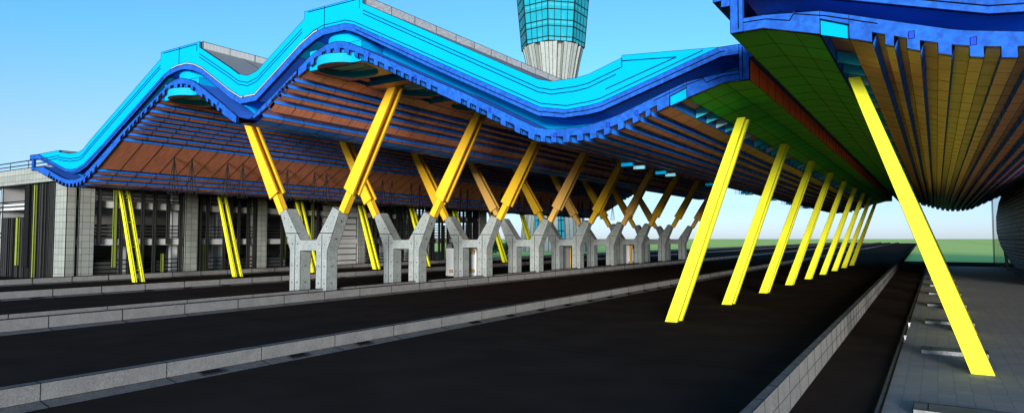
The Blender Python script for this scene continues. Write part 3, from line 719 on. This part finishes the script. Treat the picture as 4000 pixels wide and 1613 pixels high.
for x in range(-95, -62, 4): b.box(x, x+.05, 26.58, 26.62, H+6.5, H+7.3, 'blackmetal')
part(b, 'roof_railing', lines=0)
for z0, z1, dx in ((-.6, 0.02, .12), (2.75, 3.4, .12), (5.6, 6.3, .5)):
    b = MB(); b.box(-90, XB-dx-.15, 27.1, 88.2, H+z0, H+z1, 'slab'); part(b, 'floor_slab')
b = MB(); b.box(-90, XB-.14, 27.12, 88.1, .0, .12, 'slab'); part(b, 'ground_slab')
b = MB(); b.box(-78, -77.6, 27, 88, 0, H+6, 'grey'); b.box(-96, -78, 36, 36.4, 0, H+6, 'grey'); part(b, 'back_wall')
rng = random.Random(9)
for k in range(12):
    y = 31.3+k*4.9
    b = MB(); b.box(XB-1.9, XB-1.3, y, y+.6, .12, H+5.5, 'white'); part(b, 'column')
for k in range(12):
    y = 29.5+k*4.9
    b = MB(); b.box(XB-7.9, XB-7.4, y, y+.5, .12, H+5.5, 'white'); part(b, 'column')
# dark vertical fins and olive fins on the long side
fins = []
y = 28.75
while y < 86.3:
    if not any(a-.35 < y < c+.1 for a, c in ((36.8, 38.1), (44.9, 46.2), (59.9, 61.1), (54.2, 59.9))):
        fins.append(y)
    y += rng.choice((.9, 1.3, 1.1, 1.9, .8)) if y < 60 else rng.choice((.7, 1.0, .8, 1.3))
for i, y in enumerate(fins):
    b = MB(); z0 = 0 if i % 5 else H-.6; b.box(XB-.2, XB-.03, y, y+.26, z0+.1, H+4.85, 'darkmetal'); part(b, 'fin')
for y, z0, z1, w in ((30.15, H-2.6, H+4.8, .3), (34.6, .1, H-1.4, .25), (38.35, .12, H-.6, .65), (41.8, .8, H+4.8, .25), (48.6, H-2.2, H+4.8, .3), (52.6, .4, H+4.8, .3), (65, H-1.5, H+3, .3), (71, .2, H+1, .3), (77.5, .2, H+2, .3)):
    b = MB(); b.box(XB-.42, XB-.22, y, y+w, z0, z1, 'olive'); part(b, 'olive_fin')
# horizontal black rails by storey
bays = ((28.5, 36.7), (38.2, 44.8), (46.3, 54.1), (61.2, 86.6))
for ya, yb in bays:
    b = MB()
    for z in (.45, .8, 1.2, 1.6): b.box(XB-.5, XB-.42, ya, yb, z, z+.1, 'blackmetal')
    for z in (.15, .5, .85, 1.2): b.box(XB-.5, XB-.42, ya, yb, H+z, H+z+.09, 'blackmetal')
    for z in (3.55, 3.9, 4.3, 4.7): b.box(XB-.5, XB-.42, ya, yb, H+z, H+z+.09, 'blackmetal')
    if ya > 60:
        for z in (4.0, 4.4, 4.8, 5.15, 5.5, 7.1, 7.45, 7.8, 8.3): b.box(XB-.55, XB-.47, ya, yb, z, z+.12, 'blackmetal')
    part(b, 'railing', lines=0)
    b = MB()
    for z in (.3, .65, 1.0, 1.35): b.box(-77.5, -77.4, ya, yb, z, z+.12, 'blackmetal'); b.box(-77.5, -77.4, ya, yb, H+z, H+z+.12, 'blackmetal')
    part(b, 'inner_railing', lines=0)
    b = MB(); b.box(-70.2, -70, ya, yb, .12, 1.3, 'grey'); part(b, 'low_inner_wall')
# pale lapped siding bay
b = MB()
for k in range(11):
    z = .15+k*.76; b.box(XB-.45, XB-.3-.0, 54.3, 59.8, z, z+.70, 'slab')
    b.box(XB-.46, XB-.36, 54.3, 59.8, z+.70, z+.76, 'blackmetal')
part(b, 'lapped_siding')
# the end facing the camera: dark fins, olive strips, railings
for i, (x0, x1, zt, zb, m) in enumerate(((-66.0, -64.2, 5.0, 0, 'darkmetal'), (-69.1, -66.6, 5.0, 0, 'darkmetal'), (-68.4, -68.1, 4.9, .1, 'olive'), (-70.2, -69.25, 4.95, 1.0, 'blackmetal'), (-72.6, -70.5, 2.0, 0, 'darkmetal'), (-72.0, -71.5, 2.0, 1.1, 'olive'), (-75.6, -72.8, 2.0, 0, 'darkmetal'))):
    b = MB()
    if m == 'darkmetal':
        x = x0
        while x < x1-.1:
            w = rng.choice((.22, .34, .45)); b.box(x, min(x+w, x1), 26.4-rng.choice((0, .06, .12)), 26.75, zb, H+zt-.03, m); x += w
        part(b, 'fin_screen', ang=20)
    else:
        b.box(x0, x1, 26.12, 26.3, zb, H+zt, m); part(b, 'olive_fin' if m == 'olive' else 'fin')
b = MB()
for z in (.5, .85, 1.2, H+.1, H+.5, H+2.6, H+3.05, H+3.5): b.box(-96, -64, 26.78, 26.88, z, z+.1, 'blackmetal')
part(b, 'end_railing', lines=0)
for x in (-66.4, -71.0, -76, -81, -86):
    b = MB(); b.box(x-.3, x+.3, 28.6, 29.2, .12, H+5.5, 'white'); part(b, 'column')
b = MB(); b.box(-74.6, -74.3, 30, 33, 0, 0.1, 'grey')
for k in range(9): b.box(-70.6+k*.0, -68.6, 47+k*.0, 47.2, .3+k*.28, .36+k*.28, 'blackmetal')
part(b, 'stair')

# ------------------------------------------------------------------ control tower
TX, TY = -92.3, 164.6
tw = empty('control_tower', (TX, TY, 0), 'tall concrete control tower with octagonal cyan glass cab behind the canopy', 'tower')
view = math.atan2(-TY, -TX)          # direction from the tower to the eye
def octo(r, z, k): a = view+math.radians(-8+45*k); return Vector((TX+r*math.cos(a), TY+r*math.sin(a), z+H))
def tpart(b, nm, **k): return local(b.build(nm, **k), tw)
ZC = 55.0
def rc(z): return 9.15+(z-ZC)*.092
levels = [0, 1.2, 4.1, 5.8, 8.7, 10.8, 13.6, 15.6, 18.4]
b = MB()
for k in range(8):
    for za, zb in zip(levels, levels[1:]):
        a0, a1 = octo(rc(ZC+za), ZC+za, k), octo(rc(ZC+za), ZC+za, k+1); c0, c1 = octo(rc(ZC+zb), ZC+zb, k), octo(rc(ZC+zb), ZC+zb, k+1)
        b.face([a0, a1, c1, c0], 'towerglass')
tpart(b, 'cab_glass', lines=0)
b = MB()
for k in range(8):
    b.bar(octo(rc(ZC), ZC, k), octo(rc(ZC+18.4), ZC+18.4, k), .34, 'blackmetal')
    for za in levels: b.bar(octo(rc(ZC+za), ZC+za, k), octo(rc(ZC+za), ZC+za, k+1), .26, 'blackmetal')
    for j in (1, 2, 3):
        t = j/4
        b.bar(octo(rc(ZC), ZC, k).lerp(octo(rc(ZC), ZC, k+1), t), octo(rc(ZC+18.4), ZC+18.4, k).lerp(octo(rc(ZC+18.4), ZC+18.4, k+1), t), .17, 'blackmetal')
tpart(b, 'mullions', lines=0)
b = MB()
for za in (0.3, 4.9, 9.8, 14.6):
    for i in range(8): b.face([octo(rc(ZC+za)-.4, ZC+za, i), octo(rc(ZC+za)-.4, ZC+za, i+1), Vector((TX, TY, ZC+za+H))], 'teal')
    for i in range(8): b.face([octo(rc(ZC+za)-.4, ZC+za+.7, i+1), octo(rc(ZC+za)-.4, ZC+za+.7, i), Vector((TX, TY, ZC+za+.7+H))], 'teal')
    for i in range(8): b.face([octo(rc(ZC+za)-.4, ZC+za, i), octo(rc(ZC+za)-.4, ZC+za, i+1), octo(rc(ZC+za)-.4, ZC+za+.7, i+1), octo(rc(ZC+za)-.4, ZC+za+.7, i)], 'palecyan')
tpart(b, 'cab_floor', lines=1)
b = MB()
for i in range(8): b.bar(octo(4.2, ZC, i), octo(4.6, ZC+18, i), 1.1, 'palecyan')
for i in range(8):
    b.bar(octo(8.4, ZC+.9, i), octo(5, ZC+4.8, i), .35, 'teal'); b.bar(octo(8.4, ZC+5.6, i), octo(5, ZC+9.6, i), .35, 'teal'); b.bar(octo(8.6, ZC+10.5, i), octo(5, ZC+14.5, i), .35, 'teal')
tpart(b, 'cab_core', lines=1)
b = MB()
for i in range(8): b.face([octo(rc(ZC)-.3, ZC-.05, i+1), octo(rc(ZC)-.3, ZC-.05, i), Vector((TX, TY, ZC-.05+H))], 'slab')
tpart(b, 'cab_base', lines=1)
# shaft: eight folded concrete ribs, flared at top and foot, glass slots between
prof = [(-3.6, 9.8), (8, 8.6), (20, 7.3), (32, 6.4), (40, 6.35), (46, 6.9), (51, 7.9), (55, 8.85)]
for k in range(8):
    b = MB()
    for (za, ra), (zb, rb) in zip(prof, prof[1:]):
        def q(r, z, t, off=0): 
            a = octo(r, z, k-.0); a0 = view+math.radians(-8+45*(k+t)); rr = r*(1-off); return Vector((TX+rr*math.cos(a0)*(math.cos(math.radians(22.5))/max(math.cos(math.radians(45*(abs(t)))), .9) if False else 1), TY+rr*math.sin(a0), z+H))
        ts = [(-.36, .0), (-.36, .0), (-.17, .0), (0, .0), (.17, 0), (.36, 0)]
        ring = [(-.36, .2), (-.36, .0), (-.17, .02), (0, .0), (.17, .02), (.36, .0), (.36, .2)]
        for (t0, o0), (t1, o1) in zip(ring, ring[1:]):
            b.face([q(ra, za, t0, o0), q(ra, za, t1, o1), q(rb, zb, t1, o1), q(rb, zb, t0, o0)], 'concrete')
    tpart(b, 'concrete_rib', ang=6)
b = MB()
for k in range(8):
    for (za, ra), (zb, rb) in zip(prof[:4], prof[1:5]):
        f = .93
        def q(r, z, t): a0 = view+math.radians(-8+45*(k+.5+t)); return Vector((TX+r*f*math.cos(a0), TY+r*f*math.sin(a0), z+H))
        n = 4
        for i in range(n):
            z0, z1 = za+(zb-za)*i/n, za+(zb-za)*(i+1)/n; r0, r1 = ra+(rb-ra)*i/n, ra+(rb-ra)*(i+1)/n
            b.face([q(r0, z0, -.15), q(r0, z0, 0), q(r1, z1, 0), q(r1, z1, -.15)], 'towerglass'); b.face([q(r0, z0, 0), q(r0, z0, .15), q(r1, z1, .15), q(r1, z1, 0)], 'towerglass')
            b.mark(q(r0, z0, -.15), q(r0, z0, 0)); b.mark(q(r0, z0, .0), q(r0, z0, .15)); b.mark(q(r0, z0, 0), q(r1, z1, 0))
tpart(b, 'glass_slot', lines=2.0)
b = MB()
for (za, ra), (zb, rb) in zip(prof, prof[1:]):
    for k in range(16):
        def q(r, z, k): a0 = math.tau*k/16; return Vector((TX+(r*.8)*math.cos(a0), TY+(r*.8)*math.sin(a0), z+H))
        b.face([q(ra, za, k), q(ra, za, k+1), q(rb, zb, k+1), q(rb, zb, k)], 'concrete')
tpart(b, 'core', lines=0)

# ------------------------------------------------------------------ black mesh building at the right edge
mb = empty('mesh_building', (14, 90, 0), 'bulging black perforated mesh building at the right edge behind the paving', 'building')
prf = [(8.3, 0.0), (7.6, 1.2), (7.0, 2.6), (6.75, 3.6), (6.6, 4.6), (6.6, 6.4), (6.9, 8.2), (7.5, 10.0), (8.3, 11.6), (9.8, 13.2), (12, 14.2), (16, 14.8)]
b = MB(); ys = [105.6-4.2*i for i in range(12)]
arc = [0]
for (x0, z0), (x1, z1) in zip(prf, prf[1:]): arc.append(arc[-1]+math.hypot(x1-x0, z1-z0))
for ya, yb in zip(ys, ys[1:]):
    for i, ((x0, z0), (x1, z1)) in enumerate(zip(prf, prf[1:])):
        b.face([(x0, ya, z0), (x0, yb, z0), (x1, yb, z1), (x1, ya, z1)], 'mesh')
        if i in (3, 7): b.mark((x0, ya, z0), (x0, yb, z0))
ends = [(x, 105.6, z) for x, z in prf]+[(16, 105.6, 0)]
b.face(ends, 'mesh')
def muv(co):
    best = 0; bd = 1e9
    for i, (x, z) in enumerate(prf):
        d = (co.x-x)**2+(co.z-z)**2
        if d < bd: bd = d; best = arc[i]
    return (co.y+ (co.x-16)*.0, best)
o = b.build('mesh_skin', uv=muv, only_seams=True); local(o, mb)
b = MB(); b.box(8.9, 40, 60, 105.3, 0, 11.4, 'grey'); local(b.build('inner_wall', lines=0), mb)
b = MB(); b.bar((7.55, 104.6, 0), (7.2, 104.6, 3.2), .22, 'white', 8); local(b.build('white_prop', lines=.5), mb)
b = MB(); b.box(6.3, 6.33, 105.9, 107.6, 0, 11.5, 'clearglass'); b.box(6.3, 8, 105.9, 105.93, 0, 11.5, 'clearglass'); local(b.build('glass_screen', lines=.5), mb)

# ------------------------------------------------------------------ bushes far behind the columns
def bush(x, y, s, label):
    r = random.Random(int(x*7)); root = empty('leafy_bush', (x, y, 0), label, 'bush', 'bushes beyond the left canopy')
    b = MB()
    for k in range(4): a = r.random()*6.3; b.bar((x, y, 0), (x+math.cos(a)*s*.6, y+math.sin(a)*s*.6, s*1.1), .1*s, 'bark', 5, .03*s)
    local(b.build('stem', lines=0), root)
    b = MB()
    cl = [(x+r.uniform(-1, 1)*s, y+r.uniform(-.6, .6)*s, s*r.uniform(.4, 1.35), r.uniform(.3, .6)*s) for _ in range(16)]
    for cx, cy, cz, cr in cl:
        for _ in range(60):
            d = Vector((r.gauss(0, 1), r.gauss(0, 1), r.gauss(0, 1))).normalized()*cr*r.uniform(.6, 1)
            p = Vector((cx, cy, max(cz, .2)))+d; u = Vector((r.gauss(0, 1), r.gauss(0, 1), r.gauss(0, 1))).normalized()*.13*s; t = u.cross(Vector((r.gauss(0, 1), r.gauss(0, 1), 1))).normalized()*.09*s
            b.face([p-u, p+t, p+u, p-t], 'leaf')
    local(b.build('foliage', lines=0), root)
bush(-77.5, 116, 2.1, 'round leafy green bush beyond the end of the tiled building')
bush(-82.2, 117, 1.6, 'smaller leafy green bush left of the round one beyond the building')

# ------------------------------------------------------------------ camera
F = 2558.0
cam = bpy.data.cameras.new('camera'); co = bpy.data.objects.new('camera', cam); COL.objects.link(co); scene.camera = co
cam.sensor_width = 36; cam.sensor_fit = 'HORIZONTAL'; cam.lens = 36*F/4000; cam.clip_start = .1; cam.clip_end = 30000
th = math.atan(126.2/F); yaw = math.atan(1657/math.hypot(F, 126.2))
Fw = Vector((-math.sin(yaw)*math.cos(th), math.cos(yaw)*math.cos(th), math.sin(th))); Rt = Vector((math.cos(yaw), math.sin(yaw), 0)); Up = Rt.cross(Fw)
co.matrix_world = Matrix(((Rt.x, Up.x, -Fw.x, 0), (Rt.y, Up.y, -Fw.y, 0), (Rt.z, Up.z, -Fw.z, H), (0, 0, 0, 1)))

# ------------------------------------------------------------------ light
EL, AZ = math.radians(4.5), math.radians(-24)      # AZ: from -Y towards +X
sd = Vector((math.sin(-AZ)*math.cos(EL), -math.cos(AZ)*math.cos(EL), math.sin(EL)))
sun = bpy.data.lights.new('sun', 'SUN'); sun.energy = 1.75; sun.angle = math.radians(17); sun.color = (1, .975, .93)
so = bpy.data.objects.new('sun', sun); COL.objects.link(so); so.rotation_euler = sd.to_track_quat('Z', 'Y').to_euler()
w = bpy.data.worlds.new('World'); scene.world = w; w.use_nodes = True; nt = w.node_tree
SKY = [(0, (.090, .158, .6)), (.045, (.08, .12, .3)), (.128, (.11, .127, .175)), (.19, (.102, .138, .175)), (.27, (.08, .153, .195)), (1, (.08, .15, .2))]      # air tint by height above the horizon
bg = nt.nodes['Background']; sk = nt.nodes.new('ShaderNodeTexSky'); sk.sky_type = 'NISHITA'; sk.sun_disc = False
sk.sun_elevation = EL; sk.sun_rotation = math.atan2(sd.x, sd.y); sk.air_density = 1.0; sk.dust_density = .3; sk.ozone_density = 2.0
tcw = nt.nodes.new('ShaderNodeTexCoord'); sxw = nt.nodes.new('ShaderNodeSeparateXYZ'); nt.links.new(tcw.outputs['Generated'], sxw.inputs[0])
rpw = nt.nodes.new('ShaderNodeValToRGB'); ew = rpw.color_ramp.elements
for p_, c_ in SKY[1:-1]: ew.new(p_)
for e_, (p_, c_) in zip(ew, SKY): e_.position = p_; e_.color = c_+(1,)
nt.links.new(sxw.outputs[2], rpw.inputs[0])
vm = nt.nodes.new('ShaderNodeVectorMath'); vm.operation = 'MULTIPLY'; nt.links.new(sk.outputs[0], vm.inputs[0]); nt.links.new(rpw.outputs[0], vm.inputs[1])
vs = nt.nodes.new('ShaderNodeVectorMath'); vs.operation = 'SCALE'; vs.inputs['Scale'].default_value = 8.05; nt.links.new(vm.outputs[0], vs.inputs[0]); nt.links.new(vs.outputs[0], bg.inputs[0]); bg.inputs[1].default_value = .065
scene.view_settings.view_transform = 'Standard'; scene.view_settings.look = 'None'; scene.view_settings.exposure = 2.1; scene.view_settings.gamma = 1
scene.render.engine = 'CYCLES'
scene.cycles.max_bounces = 8; scene.cycles.diffuse_bounces = 5; scene.cycles.transparent_max_bounces = 12
